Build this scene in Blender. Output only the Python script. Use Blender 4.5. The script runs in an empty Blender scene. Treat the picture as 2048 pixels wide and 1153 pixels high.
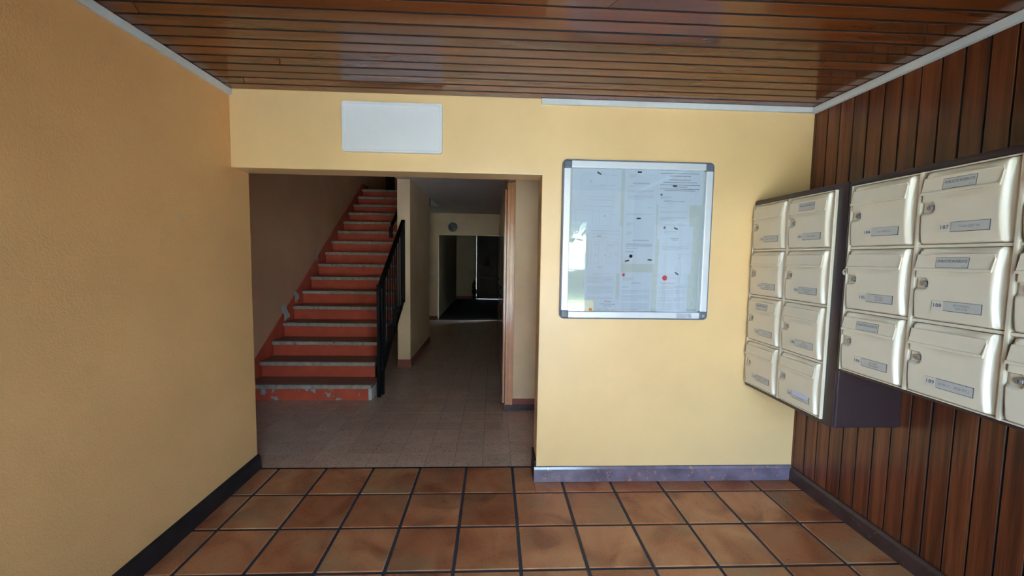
import bpy, bmesh, math, random
from mathutils import Vector, Matrix

random.seed(7)
SC = bpy.context.scene
COL = SC.collection

# ------------------------------------------------------------------ camera
F_PX, YAW, PITCH, ROLL = 824.97, 0.0445, -0.074, 0.016
CAM = Vector((1.4542, -2.4794, 1.4720))
def cam_axes():
    cy, sy, cp, sp = math.cos(YAW), math.sin(YAW), math.cos(PITCH), math.sin(PITCH)
    fw = Vector((sy*cp, cy*cp, sp)); r = Vector((cy, -sy, 0)); u = r.cross(fw)
    cr, sr = math.cos(ROLL), math.sin(ROLL)
    return cr*r + sr*u, cr*u - sr*r, fw
_r, _u, _f = cam_axes()
cd = bpy.data.cameras.new('camera'); cam = bpy.data.objects.new('camera', cd); COL.objects.link(cam)
cd.sensor_fit = 'HORIZONTAL'; cd.sensor_width = 36.0; cd.lens = F_PX*36/2048
cd.clip_start = 0.02; cd.clip_end = 300
M = Matrix((( _r.x, _u.x, -_f.x, CAM.x), (_r.y, _u.y, -_f.y, CAM.y), (_r.z, _u.z, -_f.z, CAM.z), (0, 0, 0, 1)))
cam.matrix_world = M
SC.camera = cam

# ------------------------------------------------------------------ world, light, exposure
w = bpy.data.worlds.new('world'); SC.world = w; w.use_nodes = True
bg = w.node_tree.nodes['Background']
bg.inputs['Color'].default_value = (0.44, 0.68, 1.0, 1)
bg.inputs['Strength'].default_value = 11.5
SC.view_settings.view_transform = 'Standard'; SC.view_settings.look = 'None'
SC.view_settings.exposure = 1.1; SC.view_settings.gamma = 1.0
SC.view_settings.use_curve_mapping = False
SC.cycles.max_bounces = 12; SC.cycles.diffuse_bounces = 8; SC.cycles.glossy_bounces = 5
SC.cycles.transparent_max_bounces = 12; SC.cycles.sample_clamp_indirect = 6.0

# sun high beside the building: it lights the forecourt, the entrance front itself stays in shade
sl = bpy.data.lights.new('sun', 'SUN'); sl.energy = 42.0; sl.angle = math.radians(.6); sl.color = (1.0, .95, .86)
so = bpy.data.objects.new('sun', sl); COL.objects.link(so)
so.rotation_euler = Vector((.50, -.48, -.72)).to_track_quat('-Z', 'Y').to_euler()

XL, XR = -0.145, 3.49           # entrance hall side walls
YF, YB, YE = 0.137, 0.325, -3.30   # far wall front, its back, entrance wall
ZC = 2.45
# the glazed entrance lets the daylight in: a portal only guides sampling, it emits nothing itself
pl = bpy.data.lights.new('entrance_portal', 'AREA'); pl.shape = 'RECTANGLE'; pl.size = 2.12; pl.size_y = 2.12
pl.cycles.is_portal = True
po = bpy.data.objects.new('entrance_portal', pl); COL.objects.link(po)
po.location = (1.86, YE-0.16, 1.06); po.rotation_euler = (math.radians(90), 0, 0)

# ------------------------------------------------------------------ materials
def new_mat(name):
    m = bpy.data.materials.new(name); m.use_nodes = True
    nt = m.node_tree; nt.nodes.clear()
    out = nt.nodes.new('ShaderNodeOutputMaterial'); b = nt.nodes.new('ShaderNodeBsdfPrincipled')
    nt.links.new(b.outputs[0], out.inputs[0])
    return m, nt, b
def coords(nt, rnd=False, scale=(1, 1, 1), kind='Object'):
    tc = nt.nodes.new('ShaderNodeTexCoord'); mp = nt.nodes.new('ShaderNodeMapping')
    mp.inputs['Scale'].default_value = scale
    nt.links.new(tc.outputs[kind], mp.inputs['Vector'])
    if rnd:
        oi = nt.nodes.new('ShaderNodeObjectInfo'); mu = nt.nodes.new('ShaderNodeMath'); mu.operation = 'MULTIPLY'
        mu.inputs[1].default_value = 57.0
        nt.links.new(oi.outputs['Random'], mu.inputs[0])
        nt.links.new(mu.outputs[0], mp.inputs['Location'])
    return mp.outputs[0]
def noise(nt, vec, scale, detail=4, rough=.55, dist=0):
    n = nt.nodes.new('ShaderNodeTexNoise'); n.inputs['Scale'].default_value = scale
    n.inputs['Detail'].default_value = detail; n.inputs['Roughness'].default_value = rough
    n.inputs['Distortion'].default_value = dist
    nt.links.new(vec, n.inputs['Vector']); return n.outputs['Fac']
def ramp(nt, fac, stops):
    r = nt.nodes.new('ShaderNodeValToRGB'); e = r.color_ramp.elements
    while len(e) < len(stops): e.new(0.5)
    for k, (p, c) in enumerate(stops):
        e[k].position = p; e[k].color = (*c, 1) if len(c) == 3 else c
    nt.links.new(fac, r.inputs['Fac']); return r.outputs['Color']
def mix(nt, fac, a, b, mode='MIX'):
    m = nt.nodes.new('ShaderNodeMix'); m.data_type = 'RGBA'; m.blend_type = mode
    for sock, v in ((m.inputs['Factor'], fac), (m.inputs['A'], a), (m.inputs['B'], b)):
        if isinstance(v, bpy.types.NodeSocket): nt.links.new(v, sock)
        elif isinstance(v, (int, float)): sock.default_value = v
        else: sock.default_value = (*v, 1)
    return m.outputs['Result']
def bump(nt, b, height, strength, dist):
    n = nt.nodes.new('ShaderNodeBump'); n.inputs['Strength'].default_value = strength; n.inputs['Distance'].default_value = dist
    nt.links.new(height, n.inputs['Height']); nt.links.new(n.outputs[0], b.inputs['Normal'])
def sc3(c, k): return tuple(max(0, min(1, v*k)) for v in c)

def paint(name, col, rough=.5, var=.08, nscale=3.0, bscale=0, bstr=.3, bdist=.002, spec=.5, metal=0, rnd=False, spots=None, spot_scale=40):
    m, nt, b = new_mat(name)
    v = coords(nt, rnd)
    c = ramp(nt, noise(nt, v, nscale), [(.3, sc3(col, 1-var)), (.7, sc3(col, 1+var))])
    if spots:
        s = ramp(nt, noise(nt, v, spot_scale, 3, .6), [(spots[0], (0, 0, 0)), (spots[0]+.04, (1, 1, 1))])
        c = mix(nt, s, c, spots[1])
    nt.links.new(c, b.inputs['Base Color'])
    b.inputs['Roughness'].default_value = rough; b.inputs['Metallic'].default_value = metal
    b.inputs['Specular IOR Level'].default_value = spec
    if bscale: bump(nt, b, noise(nt, v, bscale, 3, .6), bstr, bdist)
    return m

def wood(name, axis, c1, c2, c3, rough=.28, fine=.16, sc=9):
    m, nt, b = new_mat(name)
    s = [sc, sc, sc]; s[axis] = .9
    v = coords(nt, True, tuple(s))
    f = noise(nt, v, 1.0, 4, .5, .4)
    c = ramp(nt, f, [(.25, c1), (.5, c2), (.75, c3)])
    s2 = [140, 140, 140]; s2[axis] = 5
    g = noise(nt, coords(nt, True, tuple(s2)), 1.0, 3, .6)
    c = mix(nt, fine, c, ramp(nt, g, [(.35, (.35, .30, .28)), (.6, (1, 1, 1))]), 'MULTIPLY')
    oi = nt.nodes.new('ShaderNodeObjectInfo')
    c = mix(nt, 1.0, c, ramp(nt, oi.outputs['Random'], [(0, (.72, .68, .66)), (.5, (.95, .93, .92)), (1, (1.0, 1.0, 1.0))]), 'MULTIPLY')
    nt.links.new(c, b.inputs['Base Color'])
    b.inputs['Roughness'].default_value = rough
    bump(nt, b, g, .02, .0005)
    return m

def terracotta():
    m, nt, b = new_mat('terracotta')
    v = coords(nt, True)
    f = noise(nt, v, 4.5, 3, .5, .8)
    c = ramp(nt, f, [(.28, (.27, .085, .034)), (.5, (.46, .175, .072)), (.72, (.56, .26, .115))])
    f2 = noise(nt, coords(nt, True, (2.2, 2.2, 2.2)), 1.6, 2, .5, .4)
    c = mix(nt, ramp(nt, f2, [(.50, (0, 0, 0)), (.74, (.55, .55, .55))]), c, (.30, .21, .105))
    oi = nt.nodes.new('ShaderNodeObjectInfo')
    c = mix(nt, 1.0, c, ramp(nt, oi.outputs['Random'], [(0, (.66, .58, .56)), (.3, (.90, .84, .80)), (.65, (1, 1, 1)), (1, (.90, 1.0, 1.0))]), 'MULTIPLY')
    g = noise(nt, v, 70, 4, .6)
    c = mix(nt, .22, c, ramp(nt, g, [(.3, (.55, .50, .46)), (.65, (1, 1, 1))]), 'MULTIPLY')
    nt.links.new(c, b.inputs['Base Color'])
    rr = ramp(nt, g, [(.3, (.40, .40, .40)), (.7, (.24, .24, .24))]); nt.links.new(rr, b.inputs['Roughness'])
    bump(nt, b, noise(nt, v, 60, 4, .6), .12, .002)
    return m

def terrazzo(name, joints=False):
    m, nt, b = new_mat(name)
    v = coords(nt, not joints)
    vo = nt.nodes.new('ShaderNodeTexVoronoi'); vo.inputs['Scale'].default_value = 85
    nt.links.new(v, vo.inputs['Vector'])
    n2 = noise(nt, v, 48, 3, .6)
    base = ramp(nt, noise(nt, v, 9, 4), [(.3, (.56, .375, .255)), (.7, (.67, .465, .325))])
    dk = ramp(nt, vo.outputs['Distance'], [(.20, (1, 1, 1)), (.36, (0, 0, 0))])
    sel = ramp(nt, n2, [(.44, (0, 0, 0)), (.50, (1, 1, 1))])
    c = mix(nt, mix(nt, 1.0, dk, sel, 'MULTIPLY'), base, (.07, .05, .04))
    if joints:
        bt = nt.nodes.new('ShaderNodeTexBrick'); bt.offset = 0
        bt.inputs['Scale'].default_value = 1; bt.inputs['Brick Width'].default_value = .2033; bt.inputs['Row Height'].default_value = .2033
        bt.inputs['Mortar Size'].default_value = .0018; bt.inputs['Color1'].default_value = (1, 1, 1, 1); bt.inputs['Color2'].default_value = (.85, .85, .85, 1)
        bt.inputs['Mortar'].default_value = (.3, .28, .26, 1)
        nt.links.new(v, bt.inputs['Vector'])
        c = mix(nt, 1.0, c, bt.outputs['Color'], 'MULTIPLY')
    else:
        oi = nt.nodes.new('ShaderNodeObjectInfo')
        c = mix(nt, 1.0, c, ramp(nt, oi.outputs['Random'], [(0, (.85, .84, .83)), (1, (1, 1, 1))]), 'MULTIPLY')
    nt.links.new(c, b.inputs['Base Color']); b.inputs['Roughness'].default_value = .32
    bump(nt, b, n2, .05, .001)
    return m

def glass(name, tint=(1, 1, 1), gain=1.0):
    m = bpy.data.materials.new(name); m.use_nodes = True
    nt = m.node_tree; nt.nodes.clear()
    out = nt.nodes.new('ShaderNodeOutputMaterial'); mx = nt.nodes.new('ShaderNodeMixShader')
    fr = nt.nodes.new('ShaderNodeFresnel'); fr.inputs['IOR'].default_value = 1.5
    t = nt.nodes.new('ShaderNodeBsdfTransparent'); t.inputs[0].default_value = (*tint, 1)
    g = nt.nodes.new('ShaderNodeBsdfGlossy'); g.inputs['Roughness'].default_value = 0.0
    mu = nt.nodes.new('ShaderNodeMath'); mu.operation = 'MULTIPLY'; mu.inputs[1].default_value = gain
    nt.links.new(fr.outputs[0], mu.inputs[0])
    nt.links.new(mu.outputs[0], mx.inputs[0]); nt.links.new(t.outputs[0], mx.inputs[1]); nt.links.new(g.outputs[0], mx.inputs[2])
    nt.links.new(mx.outputs[0], out.inputs[0])
    return m

YEL = (.81, .545, .25)
MT = dict(
    yellow=paint('yellow_wall_paint', YEL, .40, .05, 2.2, 170, .22, .003, spec=.9),
    yellow_rough=paint('yellow_roughcast_paint', (.78, .43, .165), .5, .06, 2.0, 120, .45, .004),
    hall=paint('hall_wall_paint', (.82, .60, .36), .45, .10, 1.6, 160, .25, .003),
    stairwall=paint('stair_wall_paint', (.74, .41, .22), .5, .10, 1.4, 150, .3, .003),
    hallceil=paint('hall_ceiling_paint', (.66, .60, .58), .7, .05, 3),
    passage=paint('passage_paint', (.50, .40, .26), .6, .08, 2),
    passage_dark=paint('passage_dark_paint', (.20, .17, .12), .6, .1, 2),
    ceilwood=wood('varnished_ceiling_wood', 0, (.090, .022, .006), (.160, .043, .011), (.22, .064, .017), .13),
    wallwood=wood('varnished_wall_wood', 2, (.058, .017, .009), (.150, .040, .015), (.25, .072, .026), .24, .35, 26),
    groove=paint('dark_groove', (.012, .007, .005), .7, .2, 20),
    terracotta=terracotta(),
    grout=paint('dark_grout', (.035, .034, .038), .7, .25, 30, 90, .3, .002),
    terrazzo=terrazzo('terrazzo_tile'),
    terrazzo_far=terrazzo('terrazzo_floor', True),
    joint=paint('terrazzo_joint', (.07, .055, .045), .8, .2, 20),
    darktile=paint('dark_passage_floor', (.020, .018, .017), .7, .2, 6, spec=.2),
    trim=paint('white_trim', (.62, .64, .62), .45, .06, 8),
    base_dark=paint('worn_dark_baseboard_paint', (.020, .016, .015), .5, .3, 9, 60, .2, .002, spec=.3, spots=(.68, (.06, .04, .035)), spot_scale=34),
    base_plum=paint('chipped_plum_baseboard_paint', (.15, .115, .150), .20, .35, 9, 60, .2, .002, spec=.9, spots=(.61, (.34, .17, .14)), spot_scale=30),
    base_brown=paint('brown_baseboard_paint', (.050, .026, .022), .34, .35, 9, 60, .2, .002, spots=(.66, (.17, .09, .07)), spot_scale=30),
    redworn=paint('chipped_red_paint', (.54, .085, .036), .5, .14, 7, 60, .3, .004, spots=(.60, (.36, .33, .30)), spot_scale=11),
    red=paint('brick_red_paint', (.54, .085, .036), .48, .14, 7, 60, .15, .002),
    redskirt=paint('red_skirting_paint', (.27, .075, .055), .45, .12, 7),
    tread=paint('stair_tread_granite', (.22, .14, .10), .42, .18, 90, rnd=True),
    nosing=paint('worn_nosing_paint', (.36, .30, .225), .6, .25, 22, rnd=True, spots=(.64, (.10, .07, .05)), spot_scale=26),
    slabdark=paint('dark_slab_paint', (.025, .02, .017), .7, .2, 6),
    plaster=paint('bare_plaster', (.52, .52, .46), .8, .08, 20),
    steel_black=paint('black_painted_steel', (.006, .006, .006), .5, .2, 20, spec=.15),
    closet=paint('brown_gloss_closet_paint', (.20, .10, .06), .16, .1, 4),
    closet_frame=paint('salmon_gloss_frame_paint', (.64, .31, .15), .18, .1, 8, 60, .15, .002),
    fardoor=paint('dark_brown_door_paint', (.040, .022, .018), .45, .15, 5, spec=.25),
    white_pl=paint('white_plastic', (.80, .80, .78), .32, .03, 3),
    white_pl2=paint('white_plastic_rim', (.76, .78, .78), .28, .03, 3),
    lamp_glass=paint('smoked_lamp_glass', (.16, .18, .19), .12, .05, 6),
    alu=paint('anodised_aluminium', (.74, .77, .81), .35, .03, 10, metal=.2),
    corner=paint('grey_corner_plastic', (.12, .14, .19), .4, .05, 10),
    boardback=paint('grey_green_board_steel', (.46, .49, .47), .4, .03, 4),
    paper=paint('white_paper', (.52, .56, .63), .7, .03, 5),
    paper_cream=paint('cream_card', (.80, .76, .58), .6, .03, 5),
    ink=paint('grey_print', (.33, .35, .38), .8, .1, 30),
    ink_name=paint('name_print', (.15, .15, .15), .8, .1, 30),
    ink_dark=paint('dark_print', (.10, .105, .13), .8, .1, 30),
    ink_red=paint('red_print', (.62, .03, .06), .7, .05, 30),
    ink_orange=paint('orange_print', (.75, .20, .03), .7, .05, 30),
    magnet=paint('black_magnet', (.030, .033, .045), .45, .1, 30),
    cream=paint('cream_enamel', (.66, .575, .43), .28, .03, 6),
    cream_gap=paint('cream_shadow_line', (.30, .25, .17), .5, .05, 10),
    brown_case=paint('dark_brown_enamel', (.036, .020, .021), .36, .10, 12, 300, .10, .001),
    plate=paint('grey_label_plastic', (.46, .44, .39), .35, .03, 20),
    plate_white=paint('pale_label_plastic', (.60, .54, .44), .4, .03, 20),
    plate_edge=paint('label_edge', (.035, .035, .04), .5, .05, 20),
    chrome=paint('lock_metal', (.50, .48, .45), .30, .03, 30, metal=.7),
    lockwhite=paint('white_lock_cap', (.72, .72, .72), .35, .03, 20),
    black=paint('black_plastic', (.01, .01, .011), .4, .1, 20),
    glass=glass('clear_glass', (.985, .99, .99)),
    board_glass=glass('noticeboard_glass', (.97, .98, .985), 1.0),
    outwhite=paint('white_door_frame', (.75, .77, .78), .4, .04, 6),
    bag=paint('dark_fabric', (.012, .013, .012), .8, .2, 12, 40, .4, .01),
    lawn=paint('lawn', (.17, .22, .08), .9, .25, 1.5),
    paving=paint('paving', (.58, .57, .55), .8, .1, 3),
    leaf=paint('leaf', (.06, .12, .03), .6, .3, 4, rnd=True),
    housewall=paint('sunlit_render', (.74, .70, .62), .8, .05, 2),
    rooftile=paint('red_roof_tile', (.36, .13, .07), .8, .2, 3),
    bark=paint('bark', (.10, .07, .05), .9, .2, 10),
)

# ------------------------------------------------------------------ mesh helpers
class MB:
    def __init__(s): s.v = []; s.f = []; s.m = []
    def add(s, vs, fs, mi=0):
        o = len(s.v); s.v += [tuple(p) for p in vs]
        for f in fs: s.f.append(tuple(o+i for i in f)); s.m.append(mi)
        return s
    def box(s, a, b, mi=0):
        (x0, y0, z0), (x1, y1, z1) = a, b
        return s.add([(x0,y0,z0),(x1,y0,z0),(x1,y1,z0),(x0,y1,z0),(x0,y0,z1),(x1,y0,z1),(x1,y1,z1),(x0,y1,z1)],
                     [(0,3,2,1),(4,5,6,7),(0,1,5,4),(1,2,6,5),(2,3,7,6),(3,0,4,7)], mi)
    def prism(s, poly, axis, a, b, mi=0):
        """poly in the two other axes (cyclic order), extruded along axis from a to b"""
        n = len(poly)
        def P(p, t):
            return ((t, p[0], p[1]), (p[1], t, p[0]), (p[0], p[1], t))[axis]
        vs = [P(p, a) for p in poly] + [P(p, b) for p in poly]
        ar = sum(poly[i][0]*poly[(i+1) % n][1]-poly[(i+1) % n][0]*poly[i][1] for i in range(n))
        fs = [tuple(range(n-1, -1, -1)), tuple(range(n, 2*n))] + [(i, (i+1) % n, n+(i+1) % n, n+i) for i in range(n)]
        if (ar < 0) != (b < a): fs = [tuple(reversed(f)) for f in fs]
        return s.add(vs, fs, mi)
    def tube(s, path, r, n=10, mi=0, cap=True):
        path = [Vector(p) for p in path]; rings = []
        for i, p in enumerate(path):
            t = (path[min(i+1, len(path)-1)]-path[max(i-1, 0)]).normalized()
            a = Vector((0, 0, 1)) if abs(t.z) < .9 else Vector((1, 0, 0))
            e1 = t.cross(a).normalized(); e2 = t.cross(e1)
            rr = r[i] if isinstance(r, (list, tuple)) else r
            rings.append([p+rr*(math.cos(2*math.pi*k/n)*e1+math.sin(2*math.pi*k/n)*e2) for k in range(n)])
        vs = [q for R in rings for q in R]; fs = []
        for i in range(len(path)-1):
            for k in range(n):
                fs.append((i*n+k, i*n+(k+1) % n, (i+1)*n+(k+1) % n, (i+1)*n+k))
        if cap: fs += [tuple(range(n-1, -1, -1)), tuple(range((len(path)-1)*n, len(path)*n))]
        return s.add(vs, fs, mi)
    def bar(s, a, b, w, h, up=(0, 0, 1), mi=0):
        a, b = Vector(a), Vector(b); t = (b-a).normalized(); e1 = t.cross(Vector(up)).normalized(); e2 = e1.cross(t)
        vs = [p + e1*sx*w/2 + e2*sy*h/2 for p in (a, b) for sx, sy in ((-1,-1),(1,-1),(1,1),(-1,1))]
        return s.add(vs, [(0,1,2,3),(7,6,5,4),(0,4,5,1),(1,5,6,2),(2,6,7,3),(3,7,4,0)], mi)
    def lathe(s, prof, n=24, mi=0, axis=2, at=(0, 0, 0)):
        """prof: (radius, height) pairs, from bottom to top along axis"""
        vs = []; at = Vector(at)
        for r, h in prof:
            for k in range(n):
                c, d = r*math.cos(2*math.pi*k/n), r*math.sin(2*math.pi*k/n)
                vs.append(at+Vector(((h, c, d), (d, h, c), (c, d, h))[axis]))
        fs = []
        for i in range(len(prof)-1):
            for k in range(n): fs.append((i*n+k, i*n+(k+1) % n, (i+1)*n+(k+1) % n, (i+1)*n+k))
        fs += [tuple(range(n-1, -1, -1)), tuple(range((len(prof)-1)*n, len(prof)*n))]
        return s.add(vs, fs, mi)
    def mesh(s, name, mats, smooth=False, bevel=0, seg=2, fix=True):
        me = bpy.data.meshes.new(name); me.from_pydata(s.v, [], s.f); me.update()
        for m in (mats if isinstance(mats, (list, tuple)) else [mats]): me.materials.append(MT[m])
        for p, mi in zip(me.polygons, s.m): p.material_index = mi
        bm = bmesh.new(); bm.from_mesh(me)
        if fix: bmesh.ops.recalc_face_normals(bm, faces=bm.faces)
        if bevel:
            es = [e for e in bm.edges if len(e.link_faces) == 2 and e.calc_face_angle(0) > .6]
            bmesh.ops.bevel(bm, geom=es, offset=bevel, segments=seg, profile=.6, affect='EDGES', clamp_overlap=True)
        bm.to_mesh(me); bm.free()
        if smooth:
            for p in me.polygons: p.use_smooth = True
            try: me.set_sharp_from_angle(angle=math.radians(38))
            except Exception: pass
        return me
    def build(s, name, mats, parent=None, smooth=False, bevel=0, seg=2, loc=None, fix=True, **tags):
        return link(name, s.mesh(name, mats, smooth, bevel, seg, fix), parent, loc, **tags)

def link(name, me, parent=None, loc=None, **tags):
    o = bpy.data.objects.new(name, me); COL.objects.link(o)
    if parent: o.parent = parent
    if loc is not None: o.location = loc
    for k, v in tags.items(): o[k] = v
    return o
def thing(name, label, cat, loc=(0, 0, 0), rot=None, group=None, kind=None):
    o = bpy.data.objects.new(name, None); COL.objects.link(o); o.empty_display_size = .1
    o.matrix_world = Matrix.Translation(loc) @ (rot or Matrix.Identity(4))
    o['label'] = label; o['category'] = cat
    if group: o['group'] = group
    if kind: o['kind'] = kind
    return o
def S(label, cat): return dict(kind='structure', label=label, category=cat)

_TC = {}
def text_geo(s, size, shear=0, space=1.0, bold=0.0):
    key = (s, size, shear, space, bold)
    if key not in _TC:
        cu = bpy.data.curves.new('lettering', 'FONT'); cu.body = s; cu.size = size; cu.align_x = 'CENTER'; cu.align_y = 'CENTER'
        cu.resolution_u = 2; cu.shear = shear; cu.space_character = space; cu.offset = bold*size
        ob = bpy.data.objects.new('lettering', cu); COL.objects.link(ob)
        bpy.context.view_layer.update()
        dg = bpy.context.evaluated_depsgraph_get()
        me = bpy.data.meshes.new_from_object(ob.evaluated_get(dg))
        _TC[key] = ([tuple(v.co) for v in me.vertices], [tuple(p.vertices) for p in me.polygons])
        bpy.data.objects.remove(ob); bpy.data.curves.remove(cu); bpy.data.meshes.remove(me)
    return _TC[key]
def add_text(mb, s, u, v, n, size, mi, shear=0, width=None, rot=0, bold=0.0):
    vs, fs = text_geo(s, size, shear, 1.0, bold)
    if not vs: return
    k = 1.0
    if width:
        xs = [p[0] for p in vs]; k = width/(max(xs)-min(xs))
    c, d = math.cos(rot), math.sin(rot)
    mb.add([(u + p[0]*k*c - p[1]*d, v + p[0]*k*d + p[1]*c, n) for p in vs], fs, mi)

R_RIGHT = Matrix(((0, 0, -1, 0), (-1, 0, 0, 0), (0, 1, 0, 0), (0, 0, 0, 1)))   # u->-Y, v->Z, n->-X
R_FAR = Matrix(((1, 0, 0, 0), (0, 0, -1, 0), (0, 1, 0, 0), (0, 0, 0, 1)))      # u->X,  v->Z, n->-Y

# ================================================================== THE SETTING: entrance hall
# floor: grout bed + terracotta tiles
fl = MB().box((XL-.1, YE-.1, -.12), (XR+.1, .318, -.004)).build('floor', 'grout', **S('terracotta tiled floor with dark grout joints', 'floor'))
PT, JT = .32, .016
_tm = {}
def tile(parent, x0, x1, y0, y1, mat, th, bev, top=0.0):
    wx, wy = round(x1-x0, 4), round(y1-y0, 4)
    key = (wx, wy, mat)
    if key not in _tm:
        _tm[key] = MB().box((-wx/2, -wy/2, -th), (wx/2, wy/2, 0)).mesh('tile', mat, False, bev, 1)
    return link('tile', _tm[key], parent, ((x0+x1)/2, (y0+y1)/2, top))
xs = [XL+.012] + [k*PT for k in range(0, 11)] + [XR-.012]
ys = [.318] + [-k*PT for k in range(0, 11)] + [YE]
for j in range(len(ys)-1):
    for i in range(len(xs)-1):
        x0, x1 = xs[i]+JT/2, xs[i+1]-JT/2
        y1, y0 = ys[j]-(JT/2 if j else .003), ys[j+1]+JT/2
        if j == 0 and x0 > 1.72: y1 = .125
        if j == 0 and x0 < 1.72 < x1:                         # tile cut around the corner of the pier
            tile(fl, x0, 1.735, y0, y1, 'terracotta', .012, .003, random.uniform(-.0008, .0008)); tile(fl, 1.735, x1, y0, .125, 'terracotta', .012, .003, 0.0); continue
        tile(fl, x0, x1, y0, y1, 'terracotta', .012, .003, random.uniform(-.0008, .0008))
MB().box((XL, .312, -.05), (1.75, .325, .0015)).build('trim_threshold', 'steel_black', bevel=.001, **S('thin dark threshold strip where the two floors meet', 'threshold'))

# left wall
MB().box((XL-.15, YE-.15, -.05), (XL, YB-.002, 2.72)).build('wall_left', 'yellow_rough', bevel=.006, **S('tan yellow roughcast side wall of the entrance', 'wall'))
# far wall: beam over the opening and pier, one L-shaped mesh
MB().prism([(1.99, XL), (1.99, 1.748), (0, 1.748), (0, XR+.15), (2.72, XR+.15), (2.72, XL)], 1, YF, YB).build('wall_far', 'yellow', bevel=.006, **S('yellow painted wall with wide opening to the stair hall', 'wall'))
# entrance wall behind the camera
OX0, OX1, OZ = .80, 2.92, 2.12
MB().box((XL-.15, YE-.15, -.05), (OX0, YE, 2.72)).box((OX1, YE-.15, -.05), (XR+.15, YE, 2.72)).box((OX0, YE-.15, OZ), (OX1, YE, 2.72)).build('wall_entrance', 'yellow', **S('wall around the glazed entrance doors', 'wall'))
d1 = MB().box((OX0, YE-.10, 0), (OX0+.06, YE-.04, OZ)).box((OX1-.06, YE-.10, 0), (OX1, YE-.04, OZ)).box((OX0, YE-.10, OZ-.06), (OX1, YE-.04, OZ)).build('door_1', 'outwhite', bevel=.004, **S('white framed glazed entrance doors', 'door'))
nl = 2; lw = (OX1-OX0-.12)/nl
for k in range(nl):
    a = OX0+.06+k*lw; b = a+lw; m = MB()
    m.box((a, YE-.09, .01), (a+.05, YE-.05, OZ-.06)).box((b-.05, YE-.09, .01), (b, YE-.05, OZ-.06)).box((a+.05, YE-.09, .01), (b-.05, YE-.05, .10)).box((a+.05, YE-.09, OZ-.11), (b-.05, YE-.05, OZ-.06))
    lf = m.build('door_leaf', 'outwhite', d1, bevel=.003)
    MB().box((a+.05, YE-.073, .10), (b-.05, YE-.067, OZ-.11)).build('pane', 'glass', lf)
    MB().tube([(b-.09, YE-.05, .95), (b-.09, YE+.0, .95), (b-.09, YE+.0, 1.25), (b-.09, YE-.05, 1.25)], .011, 8).build('pull_handle', 'steel_black', lf, True)

# right wall: backing + vertical planks
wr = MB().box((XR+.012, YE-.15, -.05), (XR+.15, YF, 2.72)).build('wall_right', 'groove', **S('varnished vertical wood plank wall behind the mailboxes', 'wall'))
PW = .0922
k = 0; y = YF-PW/2-.017
while y > YE:
    if k == 0:
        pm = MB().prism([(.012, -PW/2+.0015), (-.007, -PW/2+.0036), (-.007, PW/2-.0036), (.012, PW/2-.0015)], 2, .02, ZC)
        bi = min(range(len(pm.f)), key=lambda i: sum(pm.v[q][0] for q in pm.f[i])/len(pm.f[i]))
        pm.m = [0 if i == bi else 1 for i in range(len(pm.f))]  # all but the front face coloured dark: groove shade put into the colour
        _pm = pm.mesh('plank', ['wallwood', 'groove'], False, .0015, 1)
        MB().box((XR-.007, YF-.016, .02), (XR+.012, YF-.001, ZC)).build('plank', 'wallwood', wr)
    link('plank', _pm, wr, (XR+random.uniform(-.001, .001), y, 0)); y -= PW; k += 1

# ceiling: dark backing + planks running across, some butt joints
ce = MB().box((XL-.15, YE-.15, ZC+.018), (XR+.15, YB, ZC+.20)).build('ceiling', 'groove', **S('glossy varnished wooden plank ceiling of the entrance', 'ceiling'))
PC = .0853
def cplank(x0, x1, y, sl0=0, sl1=0):
    h = PC/2
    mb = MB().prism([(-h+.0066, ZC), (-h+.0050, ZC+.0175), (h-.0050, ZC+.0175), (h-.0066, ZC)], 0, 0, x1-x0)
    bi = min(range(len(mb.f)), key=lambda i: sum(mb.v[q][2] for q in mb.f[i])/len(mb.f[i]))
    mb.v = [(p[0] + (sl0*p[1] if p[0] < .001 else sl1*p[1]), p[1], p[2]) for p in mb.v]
    mb.m = [0 if i == bi else 1 for i in range(len(mb.f))]  # plank sides coloured dark too, standing in for shade inside the grooves
    mb.build('plank', ['ceilwood', 'groove'], ce, False, .0015, 1, loc=(x0, y, random.uniform(-.0008, .0008)))
cuts = {1: .02, 4: .35, 6: 3.05, 9: -.0, 3: 2.55, 11: 1.9, 14: .8, 17: 2.4, 21: 1.1, 26: 2.0}
y = YF-PC/2-.002; k = 0
while y > YE:
    c = cuts.get(k)
    if c is None: cplank(XL+.004, XR-.012, y)
    else:
        cplank(XL+.004, c+.0, y, 0, -.5); cplank(c+.003, XR-.012, y, -.5, 0)
    y -= PC; k += 1
# white trims along the ceiling
def ytrim(name, pts, y0, y1, mat, **t):       # pts are (x, z)
    return MB().prism([(z, x) for x, z in pts], 1, y0, y1).build(name, mat, None, False, .002, 1, **t)
ytrim('trim_1', [(XL, ZC-.036), (XL+.018, ZC-.036), (XL+.026, ZC-.002), (XL, ZC-.002)], YE, YF-.0005, 'trim', **S('white trim strip between yellow side wall and ceiling', 'trim'))
ytrim('trim_2', [(XR-.009, ZC-.040), (XR-.030, ZC-.036), (XR-.034, ZC-.002), (XR-.009, ZC-.002)], YE, YF-.0005, 'trim', **S('white trim strip between plank wall and ceiling', 'trim'))
MB().prism([(YF-.020, ZC-.034), (YF, ZC-.034), (YF, ZC-.001), (YF-.022, ZC-.001)], 0, 1.735, XR-.034).build('trim_3', 'trim', None, False, .002, 1, **S('short white trim strip above the noticeboard', 'trim'))
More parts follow.
